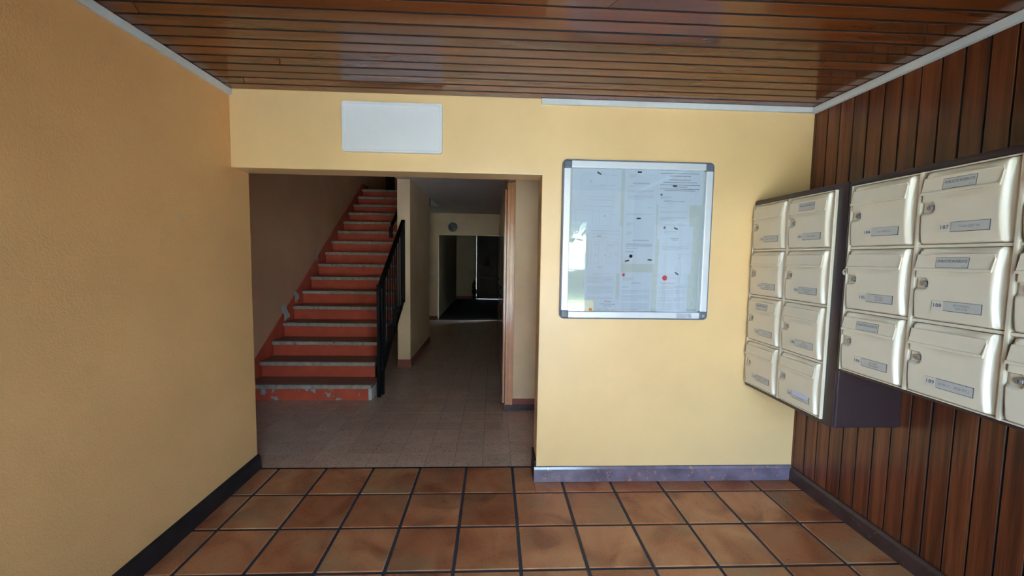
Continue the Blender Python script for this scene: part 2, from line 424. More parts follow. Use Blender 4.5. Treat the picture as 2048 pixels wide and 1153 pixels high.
# baseboards
ytrim('baseboard_left', [(XL, 0), (XL+.024, 0), (XL+.020, .075), (XL+.010, .10), (XL, .103)], YE, YB+.004, 'base_dark', **S('dark worn baseboard along the tan wall', 'baseboard'))
ytrim('baseboard_right', [(XR-.010, .0), (XR-.032, 0), (XR-.028, .075), (XR-.020, .092), (XR-.010, .095)], YE, YF-.020, 'base_brown', **S('dark brown baseboard under the plank wall', 'baseboard'))
MB().prism([(YF, 0), (YF-.020, 0), (YF-.017, .085), (YF-.010, .100), (YF, .102)], 0, 1.733, XR-.010).build('baseboard_far', 'base_plum', None, False, .002, 1, **S('chipped purplish baseboard below the noticeboard', 'baseboard'))
ytrim('baseboard_pier', [(1.748, 0), (1.733, 0), (1.736, .14), (1.748, .143)], YF-.004, YB+.002, 'base_dark', **S('dark baseboard return on the pier reveal', 'baseboard'))

# ================================================================== THE SETTING: stair hall
XS = -1.015                     # stair side wall
YH = 7.084                      # end wall of the hall
XC = 1.555                      # closet front plane
TP = .2033
fh = MB().box((XS-.2, .325, -.12), (2.75, YH, -.0015)).build('floor_hall', 'joint', **S('speckled terrazzo tile floor of the stair hall', 'floor'))
X0 = -.0334; yrow = .3255
for j in range(14):
    for i in range(-5, 9):
        a, b = X0+i*TP, X0+(i+1)*TP
        if b < XS: continue
        tile(fh, max(a, XS)+.0012, b-.0012, yrow+j*TP+.0012, yrow+(j+1)*TP-.0012, 'terrazzo', .01, 0, random.uniform(-.0001, .0001))
YT = yrow+14*TP
MB().box((XS, YT, -.05), (2.7, YH+.002, 0)).build('terrazzo_field', 'terrazzo_far', fh, kind='stuff')
MB().box((X0+9*TP, .3255, -.05), (2.7, YT, 0)).build('terrazzo_field', 'terrazzo_far', fh, kind='stuff')
# walls
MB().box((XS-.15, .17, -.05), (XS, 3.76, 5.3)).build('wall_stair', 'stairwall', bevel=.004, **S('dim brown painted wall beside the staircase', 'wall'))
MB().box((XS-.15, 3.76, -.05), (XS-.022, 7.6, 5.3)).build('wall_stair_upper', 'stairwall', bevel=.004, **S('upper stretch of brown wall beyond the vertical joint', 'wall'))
MB().box((XS-.15, .17, -.05), (XL-.15, YB-.002, 2.72)).build('wall_hall_front', 'hall', **S('hall wall backing the entrance side wall', 'wall'))
BLX0, BLX1, BLY0, BLY1 = .195, .362, 2.967, 4.58
MB().box((BLX0, BLY0, 0), (BLX1, BLY1, 2.72)).build('wall_block', 'hall', bevel=.006, **S('yellow wall block between staircase and corridor', 'wall'))
MB().box((BLX0-.0, BLY0-.012, 0), (BLX1+.012, BLY0, .098)).box((BLX1, BLY0, 0), (BLX1+.012, BLY1, .098)).build('baseboard_block', 'redskirt', bevel=.002, **S('red skirting around the foot of the wall block', 'baseboard'))
# end wall with opening to the back passage
OL, OT = .170, 1.962
MB().prism([(0, XS-.15), (0, OL), (OT, OL), (OT, 2.75), (2.72, 2.75), (2.72, XS-.15)], 1, YH, YH+.15).build('wall_hall_end', 'hall', bevel=.004, **S('dim yellow end wall with opening to the back passage', 'wall'))
MB().box((-.3, YH-.012, 0), (OL-.003, YH, .09)).build('baseboard_hall_end', 'redskirt', bevel=.002, **S('short red skirting on the hall end wall', 'baseboard'))
# closet wall and right side of the hall
MB().box((1.645, 1.41, 0), (2.75, 1.56, 2.47)).build('wall_closet_side', 'hall', bevel=.004, **S('yellow wall panel beside the closet frame', 'wall'))
MB().box((1.645, 1.398, .060), (2.75, 1.412, .112)).build('baseboard_closet', 'redskirt', bevel=.002, **S('red skirting below the wall beside the closet', 'baseboard'))
MB().box((XC+.006, 1.394, 0), (2.75, 1.412, .060)).build('trim_plinth', 'base_brown', bevel=.002, **S('dark worn plinth under the closet end', 'trim'))
MB().box((2.70, .17, -.05), (2.85, 1.42, 2.72)).build('wall_hall_right', 'hall', **S('side wall of the recess behind the pier', 'wall'))
MB().box((XC+.03, 1.56, 2.18), (2.75, YH, 2.47)).box((XC+.03, 6.30, 0), (2.75, YH, 2.18)).build('wall_closet_top', 'hall', **S('wall above the closet doors', 'wall'))
# ceiling of the hall, with a hole to the stairwell beyond the block
c = MB().box((BLX1, .32, 2.455), (2.85, YH+.15, 2.68)).box((XS-.15, 5.80, 2.455), (BLX1, 7.6, 2.687)).box((XS-.15, .17, 2.455), (BLX1, 1.9, 2.68)).box((BLX0, 1.9, 2.455), (BLX1, 4.58, 2.68))
c.build('ceiling_hall', 'hallceil', **S('grey painted ceiling of the corridor', 'ceiling'))
# upper stairwell shell
MB().box((BLX0, .17, 2.68), (BLX1, 7.6, 5.3)).build('wall_stair_inner', 'stairwall', **S('inner wall of the dark upper stairwell', 'wall'))
MB().box((XS-.15, 7.6, 2.4), (BLX1, 7.75, 5.3)).build('wall_landing', 'stairwall', **S('wall at the back of the upper landing', 'wall'))
MB().box((XS-.15, .02, 2.68), (BLX1, .17, 5.3)).build('wall_stair_front', 'stairwall', **S('front wall of the upper stairwell', 'wall'))
MB().box((XS-.15, .02, 5.3), (BLX1, 7.75, 5.45)).build('ceiling_stairwell', 'hallceil', **S('ceiling over the upper stairwell', 'ceiling'))
MB().box((XS, 7.10, 2.69), (XS+.09, 7.6, 4.7)).box((-.62, 7.55, 2.69), (-.10, 7.6, 4.7)).build('door_3', 'fardoor', bevel=.004, **S('dark door at the top of the stairs', 'door'))
# back passage
YP = 11.943
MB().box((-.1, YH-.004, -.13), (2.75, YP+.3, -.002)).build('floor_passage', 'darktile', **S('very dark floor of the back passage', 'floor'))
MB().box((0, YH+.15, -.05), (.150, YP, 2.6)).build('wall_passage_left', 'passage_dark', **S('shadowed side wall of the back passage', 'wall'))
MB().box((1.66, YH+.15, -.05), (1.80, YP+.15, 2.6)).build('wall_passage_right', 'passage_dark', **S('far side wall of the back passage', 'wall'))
MB().box((0, YH+.15, 2.45), (1.80, YP+.15, 2.6)).build('ceiling_passage', 'hallceil', **S('low ceiling of the back passage', 'ceiling'))
MB().prism([(0, 0), (0, .842), (2.215, .842), (2.215, 1.66), (2.6, 1.66), (2.6, 0)], 1, YP, YP+.15).build('wall_passage_end', 'passage', **S('pale wall beside the back door', 'wall'))
MB().box((.15, YP-.012, 0), (.83, YP, .10)).build('baseboard_passage', 'redskirt', bevel=.002, **S('red skirting at the far end of the passage', 'baseboard'))
# far back door, daylight showing through the gaps
d2 = MB().box((.8465, YP+.006, .009), (1.658, YP+.05, 2.206)).build('door_2', 'fardoor', bevel=.003, **S('dark brown back door with daylight through its gaps', 'door'))
for z0, z1 in ((.12, .72), (.79, 1.44), (1.52, 2.12)):
    MB().box((.95, YP-.002, z0), (1.55, YP+.008, z1)).build('panel', 'fardoor', d2, bevel=.004)
MB().box((1.12, YP-.010, 1.68), (1.44, YP-.001, 1.93)).build('letter_plate', 'fardoor', d2, bevel=.004)
MB().box((1.11, YP-.012, 1.16), (1.31, YP-.001, 1.45)).build('notice_plate', 'groove', d2, bevel=.002)
MB().box((.885, YP-.03, 1.065), (1.035, YP+.007, 1.145)).build('lock_case', 'black', d2, bevel=.004)
MB().tube([(.93, YP-.01, 1.10), (.93, YP-.05, 1.10), (1.02, YP-.05, 1.10)], .009, 8).build('door_handle', 'steel_black', d2, True)

# ================================================================== STAIRCASE
RH, GO, YN = .168, .248, 1.642
NST = 16
XT0, XT1 = XS+.012, .205
st = thing('staircase', 'red-risered concrete staircase with brown treads and worn white nosings', 'staircase', (0, 0, 0))
for k in range(1, NST+1):
    yn = YN+GO*(k-1); z = RH*k; x1 = XT1+.03 if k <= 1 else XT1
    if k > 5: x1 = BLX0-.004
    dep = GO+.03 if k < NST else .42
    tr = MB().box((XT0, yn+.026, z-.040), (x1, yn+dep, z)).build('tread', 'tread', st, False, .003, 1)
    MB().box((XT0+.010, yn, z-.042), (x1, yn+.0265, z-.001)).build('nosing', 'nosing', tr, False, .008, 2)
    MB().box((XT0+.010, yn+.034, z-RH+.0005), (x1-.012, yn+.058, z-.040)).build('riser', 'redworn' if k == 1 else 'red', st)
# sloping slab below
def zl(y): return (y-YN)/GO*RH
pts = [(YN+.07, .0)]
for k in range(1, NST+1):
    yy = YN+GO*(k-1)+.058; pts += [(yy, RH*(k-1)-.001), (yy, RH*k-.041)]
pts += [(YN+GO*(NST-1)+.42, RH*NST-.041), (YN+GO*(NST-1)+.42, 2.456), (YN+GO*(NST-1)+.35, 2.456), (2.16, .0)]
MB().prism(pts[1:], 0, XT0+.002, XT1-.012).build('slab', 'slabdark', st)
# red skirting that follows the slope on the wall
sk = [(1.60, 0), (1.60, .20)]
sk = [(1.60, .0), (1.60, .215), (5.43, 2.80), (5.78, 2.80), (5.78, 2.60), (5.43, 2.45), (2.05, 0)]
MB().prism(sk, 0, XS+.0005, XS+.011).build('skirting', 'red', st, False, .003, 1)
MB().box((XT1-.01, YN+.03, .0), (XT1+.028, YN+.30, RH-.042)).build('end_block', 'plaster', st, False, .01, 2)

# bare plaster patches on the stair wall
def patch(name, pts, X, parent, th=.004):
    MB().prism(pts, 0, X, X+th).build(name, 'plaster', parent)
ws = bpy.data.objects['wall_stair']
patch('bare_patch', [(2.395, .835), (2.405, .865), (2.43, .88), (2.455, .875), (2.475, .868), (2.49, .875), (2.50, .85), (2.505, .825), (2.52, .80), (2.545, .775), (2.575, .75), (2.58, .725), (2.565, .71), (2.53, .705), (2.49, .695), (2.455, .68), (2.445, .70), (2.45, .73), (2.44, .765), (2.41, .79)], XS+.010, ws)
patch('bare_patch', [(2.70, 1.00), (2.74, 1.01), (2.78, .985), (2.82, .97), (2.82, .90), (2.79, .91), (2.77, .86), (2.75, .92), (2.73, .87), (2.72, .94)], XS+.010, ws)
patch('bare_patch', [(3.36, 1.46), (3.41, 1.55), (3.46, 1.58), (3.42, 1.52), (3.40, 1.44), (3.385, 1.36), (3.365, 1.38)], XS+.010, ws)
wb = bpy.data.objects['wall_block']
patch('bare_patch', [(3.62, .17), (3.68, .15), (3.74, .21), (3.78, .24), (3.70, .23), (3.66, .20)], BLX1-.002, wb)
patch('bare_patch', [(3.36, .10), (3.44, .115), (3.50, .16), (3.46, .17), (3.38, .12)], BLX1-.002, wb)

wl = bpy.data.objects['wall_left']
patch('paint_chip', [(-.325, 1.663), (-.305, 1.655), (-.285, 1.632), (-.292, 1.65), (-.308, 1.660)], XL-.001, wl, .002)
# ---- stair railing
XRL = .285
rl = thing('stair_railing', 'black steel stair railing with thin vertical bars at the staircase foot', 'railing', (XRL, 1.8, 0))
def L(p): return (p[0]-XRL, p[1]-1.8, p[2])
def top(y): return 1.184+(y-1.83)*(1.923-1.184)/(2.894-1.83)
def bot(y): return .215+(y-1.83)*(.895-.215)/(2.894-1.83)
MB().box(L((XRL-.022, 1.755, 0)), L((XRL+.010, 1.795, 1.175))).build('post', 'steel_black', rl, False, .002, 1)
MB().box(L((XRL-.012, 1.845, 0)), L((XRL+.022, 1.885, top(1.85)-.01))).build('post', 'steel_black', rl, False, .002, 1)
MB().box(L((XRL-.017, 2.880, .87)), L((XRL+.021, 2.920, top(2.894)))).build('post', 'steel_black', rl, False, .002, 1)
MB().bar(L((XRL, 1.80, top(1.80)-.018)), L((XRL, 2.915, top(2.915)-.020)), .045, .038).build('top_rail', 'steel_black', rl, False, .003, 1)
MB().bar(L((XRL, 1.80, bot(1.80))), L((XRL, 2.915, bot(2.915))), .030, .040).build('bottom_rail', 'steel_black', rl, False, .003, 1)
NB = 8
for k in range(1, NB+1):
    y = 1.885+(2.88-1.885)*k/(NB+1)
    MB().box(L((XRL-.006, y-.007, bot(y)-.01)), L((XRL+.008, y+.007, top(y)-.02))).build('baluster', 'steel_black', rl)
for k in range(4):
    y = 1.92+k*.29
    MB().box(L((XT1+.001, y-.02, bot(y)-.045)), L((XRL+.012, y+.02, bot(y)-.005))).build('bracket', 'steel_black', rl, False, .003, 1)
# ---- wall handrail on the block
hr = MB().tube([(.128, 2.93, 1.70), (.126, 2.915, 1.77), (.128, 2.925, 1.83), (.134, 2.97, 1.885), (.142, 3.04, 1.935), (.145, 3.4, 2.18), (.145, 5.3, 3.46)], .024, 10)
ho = thing('handrail', 'black handrail with curved end fixed beside the upper stairs', 'handrail', (.13, 2.93, 1.7))
hr.v = [(x-.13, y-2.93, z-1.7) for x, y, z in hr.v]
hr.build('rail', 'steel_black', ho, True)
for y in (3.25, 4.2, 5.1):
    z = 1.915+(y-3.02)*.684
    MB().tube([(0, y-2.93, z-1.7-.02), (.02, y-2.93, z-1.7-.05), (.066, y-2.93, z-1.7-.05)], .007, 8).build('bracket', 'steel_black', ho, True)

# ================================================================== CLOSET
cl = thing('closet', 'long built-in closet with glossy brown doors and salmon painted end frame', 'closet', (XC, 1.40, 0))
def cb(name, a, b, mat, par=cl, bev=.003, **t):
    return MB().box((a[0]-XC, a[1]-1.40, a[2]), (b[0]-XC, b[1]-1.40, b[2])).build(name, mat, par, False, bev, 1, **t)
cb('door_edge', (XC-.004, 1.428, .06), (XC+.014, 1.470, 2.110), 'closet_frame')
cb('end_frame', (XC+.018, 1.392, .055), (XC+.092, 1.412, 2.165), 'closet_frame')
cb('end_bead', (XC+.036, 1.384, .09), (XC+.050, 1.394, 2.135), 'closet_frame')
cb('end_bead', (XC+.076, 1.384, .055), (XC+.092, 1.394, 2.165), 'closet_frame')
cb('frame_post', (XC+.020, 1.405, .04), (XC+.09, 1.46, 2.165), 'closet_frame')
cb('carcass', (XC+.05, 1.56, 0), (2.5, 6.30, 2.18), 'closet')
cb('plinth', (XC+.03, 1.46, 0), (XC+.06, 6.30, .05), 'base_plum')
cb('head_rail', (XC+.004, 1.46, 2.12), (XC+.06, 6.30, 2.18), 'closet')
dy = (6.28-1.47)/5
for k in range(5):
    a = 1.47+k*dy
    dr = cb('door', (XC-.010+.003*(k % 2), a+.004, .055), (XC+.030, a+dy-.004, 2.115), 'closet')
    hy = a+dy-.08 if k % 2 == 0 else a+.08
    MB().tube([(-.006, hy-1.40, 1.00), (-.035, hy-1.40, 1.02), (-.042, hy-1.40, 1.06), (-.035, hy-1.40, 1.10), (-.006, hy-1.40, 1.12)], .007, 8).build('handle', 'steel_black', dr, True)
    MB().lathe([(.010, 0), (.010, .006)], 12, 0, 0, (-.012, hy-1.40, .93)).build('keyhole', 'chrome', dr)

# ================================================================== HALL FITTINGS
lamp = thing('wall_lamp', 'round grey bulkhead lamp high on the hall end wall', 'lamp', (.507, YH, 2.142), R_FAR)
MB().lathe([(.105, 0), (.108, .012), (.104, .03), (.086, .034)], 28).build('base', 'corner', lamp, True)
MB().lathe([(.090, .030), (.088, .05), (.074, .078), (.05, .096), (.02, .105), (.002, .106)], 28).build('globe', 'lamp_glass', lamp, True)
sd = thing('smoke_detector', 'small pale round disc above the bulkhead lamp', 'detector', (.517, YH, 2.332), R_FAR)
MB().lathe([(.046, 0), (.046, .018), (.036, .028)], 20).build('body', 'plate_white', sd, True)
MB().lathe([(.012, .028), (.011, .034)], 12).build('cap', 'plate', sd, True)
sw = thing('light_switch', 'white light switch on the hall end wall', 'switch', (.025, YH, 1.068), R_FAR)
MB().box((-.042, -.042, 0), (.042, .042, .010)).build('plate', 'white_pl', sw, False, .004, 2)
MB().box((-.024, -.028, .009), (.024, .028, .016)).build('rocker', 'white_pl2', sw, False, .003, 1)
s2 = thing('passage_switch', 'dim wall switch beside the far back door', 'switch', (.645, YP, 1.11), R_FAR)
MB().box((-.06, -.035, 0), (.06, .035, .010)).build('plate', 'plate', s2, False, .004, 2)
MB().box((-.04, -.022, .009), (-.004, .022, .015)).build('rocker', 'plate_white', s2, False, .002, 1)
# dark bundle beside the back door
bgm = MB(); ring = 14; prof = [(.10, 0), (.12, .05), (.11, .16), (.125, .26), (.09, .36), (.06, .46), (.075, .55), (.05, .63), (.012, .66)]
bgm.lathe(prof, ring)
bgm.v = [(x*.62*(1+.18*math.sin(5*z*9+x*30)), y*.45*(1+.2*math.cos(z*21)), z) for x, y, z in bgm.v]
bo = thing('bundle', 'dark lumpy bundle leaning by the far back door', 'bundle', (.785, YP-.07, 0))
bgm.build('body', 'bag', bo, True)
MB().tube([(-.02, 0, .60), (-.06, 0, .55), (-.075, 0, .46), (-.06, 0, .38)], .012, 8).build('strap', 'bag', bo, True)

# ================================================================== BLANK WHITE SIGN
sg = thing('wall_sign', 'blank white plastic sign panel above the stair opening', 'sign', (.828, YF, 2.246), R_FAR)
def rrect(w, h, r, n=5):
    P = []
    for cx, cy, a in ((w/2-r, h/2-r, 0), (-w/2+r, h/2-r, 90), (-w/2+r, -h/2+r, 180), (w/2-r, -h/2+r, 270)):
        for k in range(n+1):
            t = math.radians(a+90*k/n); P.append((cx+r*math.cos(t), cy+r*math.sin(t)))
    return P
def ring2d(mb, o, i, n0, n1, mi=0):
    n = len(o)
    vs = [(*p, n0) for p in o]+[(*p, n1) for p in o]+[(*p, n1) for p in i]+[(*p, n0) for p in i]
    fs = []
    for k in range(n):
        j = (k+1) % n
        fs += [(k, j, n+j, n+k), (n+k, n+j, 2*n+j, 2*n+k), (2*n+k, 2*n+j, 3*n+j, 3*n+k), (3*n+k, 3*n+j, j, k)]
    return mb.add(vs, fs, mi)
ring2d(MB(), rrect(.602, .296, .016), rrect(.572, .266, .010), .0, .028).build('rim', 'white_pl2', sg, True, .004, 2)
MB().prism(rrect(.576, .270, .010), 2, .0, .022).build('panel', 'white_pl', sg, False, .002, 1)

# ================================================================== NOTICEBOARD
BX0, BX1, BZ0, BZ1 = 1.874, 2.834, 1.088, 2.086
BW, BH = BX1-BX0, BZ1-BZ0
nb = thing('noticeboard', 'glazed aluminium noticeboard full of paper notices on the yellow wall', 'noticeboard', (BX0, YF, BZ0), R_FAR)
FW = .050
def nbox(name, a, b, mat, bev=.0, par=nb, seg=2, **t): return MB().box(a, b).build(name, mat, par, False, bev, seg, **t)
o = [(p[0]+BW/2, p[1]+BH/2) for p in rrect(BW, BH, .028)]; i = [(p[0]+BW/2, p[1]+BH/2) for p in rrect(BW-.014, BH-.014, .022)]
ring2d(MB(), o, i, 0, .030).build('outer_rim', 'corner', nb, True, .003, 2, label='grey outer rim')
bx = [(p[0]+BW/2, p[1]+BH/2) for p in rrect(BW-.012, BH-.012, .022)]
MB().prism(bx, 2, 0, .006).build('back_panel', 'boardback', nb)
cf = FW+.004
for nm, a, b in (('top', (cf, BH-FW), (BW-cf, BH-.008)), ('bottom', (cf, .008), (BW-cf, FW-.002)), ('left', (.008, cf), (FW, BH-cf)), ('right', (BW-FW, cf), (BW-.008, BH-cf))):
    nbox('frame_rail', (a[0], a[1], .005), (b[0], b[1], .034), 'alu', .004)
for cx, cy in ((.008, .008), (BW-cf, .008), (.008, BH-cf), (BW-cf, BH-cf)):
    nbox('corner', (cx, cy, .005), (cx+cf-.008, cy+cf-.008, .0345), 'corner', .006, label='grey plastic corner piece')
nbox('pane', (FW-.004, FW-.006, .0215), (BW-FW+.004, BH-FW+.004, .0245), 'board_glass', label='clear reflective glass door')
MB().lathe([(.009, .034), (.009, .038), (.006, .0385)], 16, 0, 2, (BW-.030, .028, 0)).build('lock', 'chrome', nb, True)
m = MB().box((BW-.205, .010, .034), (BW-.105, .044, .0345))
add_text(m, 'SERVICE', BW-.185, .036, .0348, .008, 1); 
for q in range(4): m.add([(BW-.2, .030-q*.006, .0348), (BW-.14-.01*(q % 2), .030-q*.006, .0348), (BW-.14-.01*(q % 2), .0325-q*.006, .0348), (BW-.2, .0325-q*.006, .0348)], [(0, 1, 2, 3)], 2)
add_text(m, '257', BW-.122, .027, .0348, .020, 3, rot=-1.0)
m.build('sticker', ['paper', 'ink_red', 'ink', 'ink_dark'], nb, fix=False)
m = MB(); add_text(m, 'Kandinia', BW-.095, .062, .0065, .017, 0, .3); m.build('brand_print', ['ink_dark'], nb, fix=False)

rnd = random.Random(3)
class Sheet:
    """a printed sheet: local u right, v up, origin at the centre, slightly thick"""
    def __init__(s, w, h, mat='paper'):
        s.w, s.h, s.mb, s.mat = w, h, MB(), mat
        n = 6; vs = []; fs = []
        curl = [0.0004*math.sin(math.pi*k/n) for k in range(n+1)]
        for k in range(n+1):
            v = -h/2+h*k/n
            vs += [(-w/2, v, curl[k]), (w/2, v, curl[k]), (-w/2, v, curl[k]-.0005), (w/2, v, curl[k]-.0005)]
        for k in range(n):
            a = 4*k; fs += [(a, a+1, a+5, a+4), (a+2, a+6, a+7, a+3), (a, a+4, a+6, a+2), (a+1, a+3, a+7, a+5)]
        fs += [(0, 2, 3, 1), (4*n, 4*n+1, 4*n+3, 4*n+2)]
        s.mb.add(vs, fs, 0)
    def q(s, u0, u1, v0, v1, mi): s.mb.add([(u0, v0, .0007), (u1, v0, .0007), (u1, v1, .0007), (u0, v1, .0007)], [(0, 1, 2, 3)], mi)
    def lines(s, u0, u1, vt, n, pitch=.0075, mi=1, hh=.0020, last=.6):
        for k in range(n):
            v = vt-k*pitch; u = u0; end = u1 if k < n-1 else u0+(u1-u0)*last
            while u < end-.004:
                wd = min(rnd.uniform(.004, .014), end-u); s.q(u, u+wd, v-hh/2, v+hh/2, mi); u += wd+.0020
    def text(s, t, u, v, size, mi=2, width=None, shear=0): add_text(s.mb, t, u, v, .0008, size, mi, shear, width)
    def rect(s, u0, u1, v0, v1, t=.0012, mi=1):
        s.q(u0, u1, v0, v0+t, mi); s.q(u0, u1, v1-t, v1, mi); s.q(u0, u0+t, v0, v1, mi); s.q(u1-t, u1, v0, v1, mi)
    def disc(s, u, v, r, mi):
        n = 20; s.mb.add([(u+r*math.cos(2*math.pi*k/n), v+r*math.sin(2*math.pi*k/n), .0008) for k in range(n)], [tuple(range(n))], mi)
    def put(s, name, label, x, z, layer, rot=0, cat='paper'):
        o = s.mb.build(name, [s.mat, 'ink', 'ink_dark', 'ink_red', 'ink_orange', 'paper'], None, fix=False)
        o.matrix_world = Matrix.Translation((x, YF-.0075-.0014*layer, z)) @ R_FAR @ Matrix.Rotation(rot, 4, 'Z')
        o['label'] = label; o['category'] = cat; o['group'] = 'paper notices behind the noticeboard glass'
        return o
# large floor-plan sheet, upper left
p = Sheet(.310, .40)
for k, (u0, u1, v) in enumerate(((-.06, .06, .09), (.02, .12, .10), (-.07, .10, .03), (-.05, .10, .008), (-.03, .02, -.06), (.04, .09, -.06), (.09, .12, -.08))):
    u = u0
    while u < u1: p.q(u, u+.004, v, v+.004, 1); u += .012
p.rect(-.10, .06, .10, .17, .0008); p.rect(-.10, .11, -.03, .08, .0008); p.rect(.02, .10, -.15, -.03, .0008); p.rect(-.13, -.02, -.16, -.05, .0008)
for u, v in ((-.04, .125), (.055, -.09)): p.text('A4', u, v, .012)
p.text('Plan', .03, .185, .012, 1); p.text('Niveau', .11, .165, .012, 1)
p.put('floor_plan', 'large faint floor plan sheet at the top left of the noticeboard', 2.095, 1.832, 0)
p = Sheet(.215, .30)
p.rect(.01, .085, -.09, .05, .001); p.rect(-.09, -.04, -.09, .05, .001); p.q(.01, .085, -.02, -.019, 1); p.q(.035, .036, -.06, -.02, 1)
for u, v in ((-.06, .03), (-.06, -.035), (.0, -.035), (.07, -.03)): p.text('=>', u, v, .012)
p.lines(.015, .08, .035, 2); p.lines(.015, .06, -.045, 1)
p.lines(-.09, .09, .12, 3, .02); p.put('evacuation_plan', 'evacuation plan sheet held by two grey magnets below the floor plan', 2.158, 1.530, 1)
p = Sheet(.205, .285)
p.lines(-.085, .09, .125, 1, mi=2); p.lines(-.05, .06, .112, 2); p.lines(-.085, .085, .09, 6, .008); p.lines(-.085, .085, .03, 7, .008); p.lines(-.085, .085, -.04, 8, .009)
p.put('regulation_sheet', 'densely printed sheet below the evacuation plan, behind the two small cards', 2.135, 1.268, 0)
# centre column
p = Sheet(.21, .297)
p.lines(-.075, -.03, .118, 4, .006); p.lines(.05, .09, .115, 1); p.text("NOTE D'INFORMATION", 0, .062, .012, 2, .105); p.lines(-.085, -.01, .044, 1)
p.lines(-.085, .085, .020, 3); p.lines(-.085, .085, -.012, 4); p.text('Le Syndic', .06, -.088, .010, 1); p.lines(-.09, .085, -.128, 2, .006)
p.put('information_note', 'white information note at the top middle of the noticeboard', 2.376, 1.888, 1)
p = Sheet(.212, .297)
p.lines(-.085, -.04, .112, 4, .006); p.lines(-.085, -.045, .055, 4, .006); p.text("NOTE D'INFORMATION", .01, .0, .012, 2, .105)
p.lines(-.085, .085, -.022, 3, mi=2, last=.95); p.lines(-.085, .05, -.050, 1, mi=2); p.text('LE SYNDIC', -.06, -.072, .011, 2); p.disc(-.05, -.10, .012, 1)
p.disc(-.05, -.10, .010, 0); p.lines(-.06, -.04, -.098, 2, .005)
p.put('syndic_note', 'second information note with stamp, in the middle of the noticeboard', 2.376, 1.592, 2)
p = Sheet(.213, .297)
p.disc(-.082, .130, .009, 3); p.lines(-.085, -.02, .112, 4, .006); p.lines(-.03, .07, .078, 1, mi=2); p.lines(-.09, -.02, .052, 1, mi=2)
p.lines(-.09, .09, .03, 3); p.lines(-.09, .09, -.002, 5); p.lines(-.09, .09, -.055, 6); p.lines(.03, .09, -.11, 2)
p.put('red_dot_letter', 'letter with small red dot at the bottom middle of the noticeboard', 2.365, 1.242, 1)
# right column
p = Sheet(.290, .21)
for k, (a, b) in enumerate(((-.13, .12), (-.07, .07), (-.07, .07), (-.11, .11), (-.13, .13), (-.04, .05), (-.13, .13), (-.10, .10))):
    p.lines(a, b, .090-(0, .016, .04, .056, .072, .084, .097, .107)[k], 1, mi=2, hh=.0032, last=1)
p.put('rules_sheet', 'landscape sheet of centred bold lines at the top right of the noticeboard', 2.628, 1.928, 0)
p = Sheet(.205, .297)
p.disc(-.085, .132, .007, 2); p.lines(-.09, -.02, .120, 3, .006); p.text('ALERTE aux occupants', 0, .092, .012, 2, .14, .2); p.lines(-.04, .03, .080, 1)
p.lines(-.09, -.02, .052, 1); p.lines(-.09, .09, .026, 2); p.lines(-.09, .09, -.010, 3); p.lines(-.09, .09, -.052, 4)
p.put('tenant_letter', 'letter below the landscape sheet in the right column of the noticeboard', 2.594, 1.752, 1)
p = Sheet(.217, .303)
p.disc(-.080, .138, .008, 2); p.lines(-.08, .0, .118, 3, .006); p.lines(-.04, .06, .072, 1, mi=2); p.lines(-.03, .05, .062, 1, mi=2)
p.lines(-.09, -.03, .040, 1); p.lines(-.09, .09, .022, 4); p.text('Le Syndic', .03, -.028, .009, 1); p.text('JP', .03, -.050, .016, 1, None, .3)
p.put('slanted_letter', 'bright white letter overlapping others in the right column of the noticeboard', 2.614, 1.537, 3, -.02)
p = Sheet(.203, .262)
p.disc(-.050, .098, .0165, 3); p.text('syndic', -.050, .098, .009, 5); p.lines(-.025, .06, .098, 1); p.lines(-.08, .075, .064, 1, mi=3); p.lines(-.09, .085, .045, 3)
p.lines(-.09, .085, .018, 5); p.lines(-.09, .085, -.025, 5); p.lines(-.09, .085, -.068, 6); p.rect(-.098, .09, -.128, .122, .001)
p.put('red_logo_notice', 'framed notice with big red round logo at the bottom right of the noticeboard', 2.602, 1.258, 2)
# cards
p = Sheet(.163, .079, 'paper_cream')
p.lines(-.06, .065, .028, 1); p.text('VOTRE OFFRE', 0, .014, .009, 2, .05); p.lines(-.055, .06, .001, 1, mi=2); p.q(.052, .072, -.030, -.012, 4)
for u in (-.075, .075):
    for v in (-.034, .034): p.disc(u, v, .002, 2)
p.put('cream_card', 'cream advert card with orange square in the lower left corner of the noticeboard', 2.014, 1.168, 2, 0, 'card')
p = Sheet(.162, .083)
p.text('free', 0, .027, .020, 3, .040, .35); p.text('LA FIBRE EST DISPONIBLE', 0, .008, .009, 2, .105); p.text('POUR VOUS', 0, -.002, .009, 2, .045)
p.lines(-.025, .025, -.014, 1); p.lines(-.065, -.02, -.026, 2, .006); p.lines(-.01, .02, -.026, 2, .006); p.lines(.03, .07, -.026, 2, .006)
p.put('fibre_card', 'white fibre advert card beside the cream card in the noticeboard', 2.182, 1.174, 3, -.035, 'card')
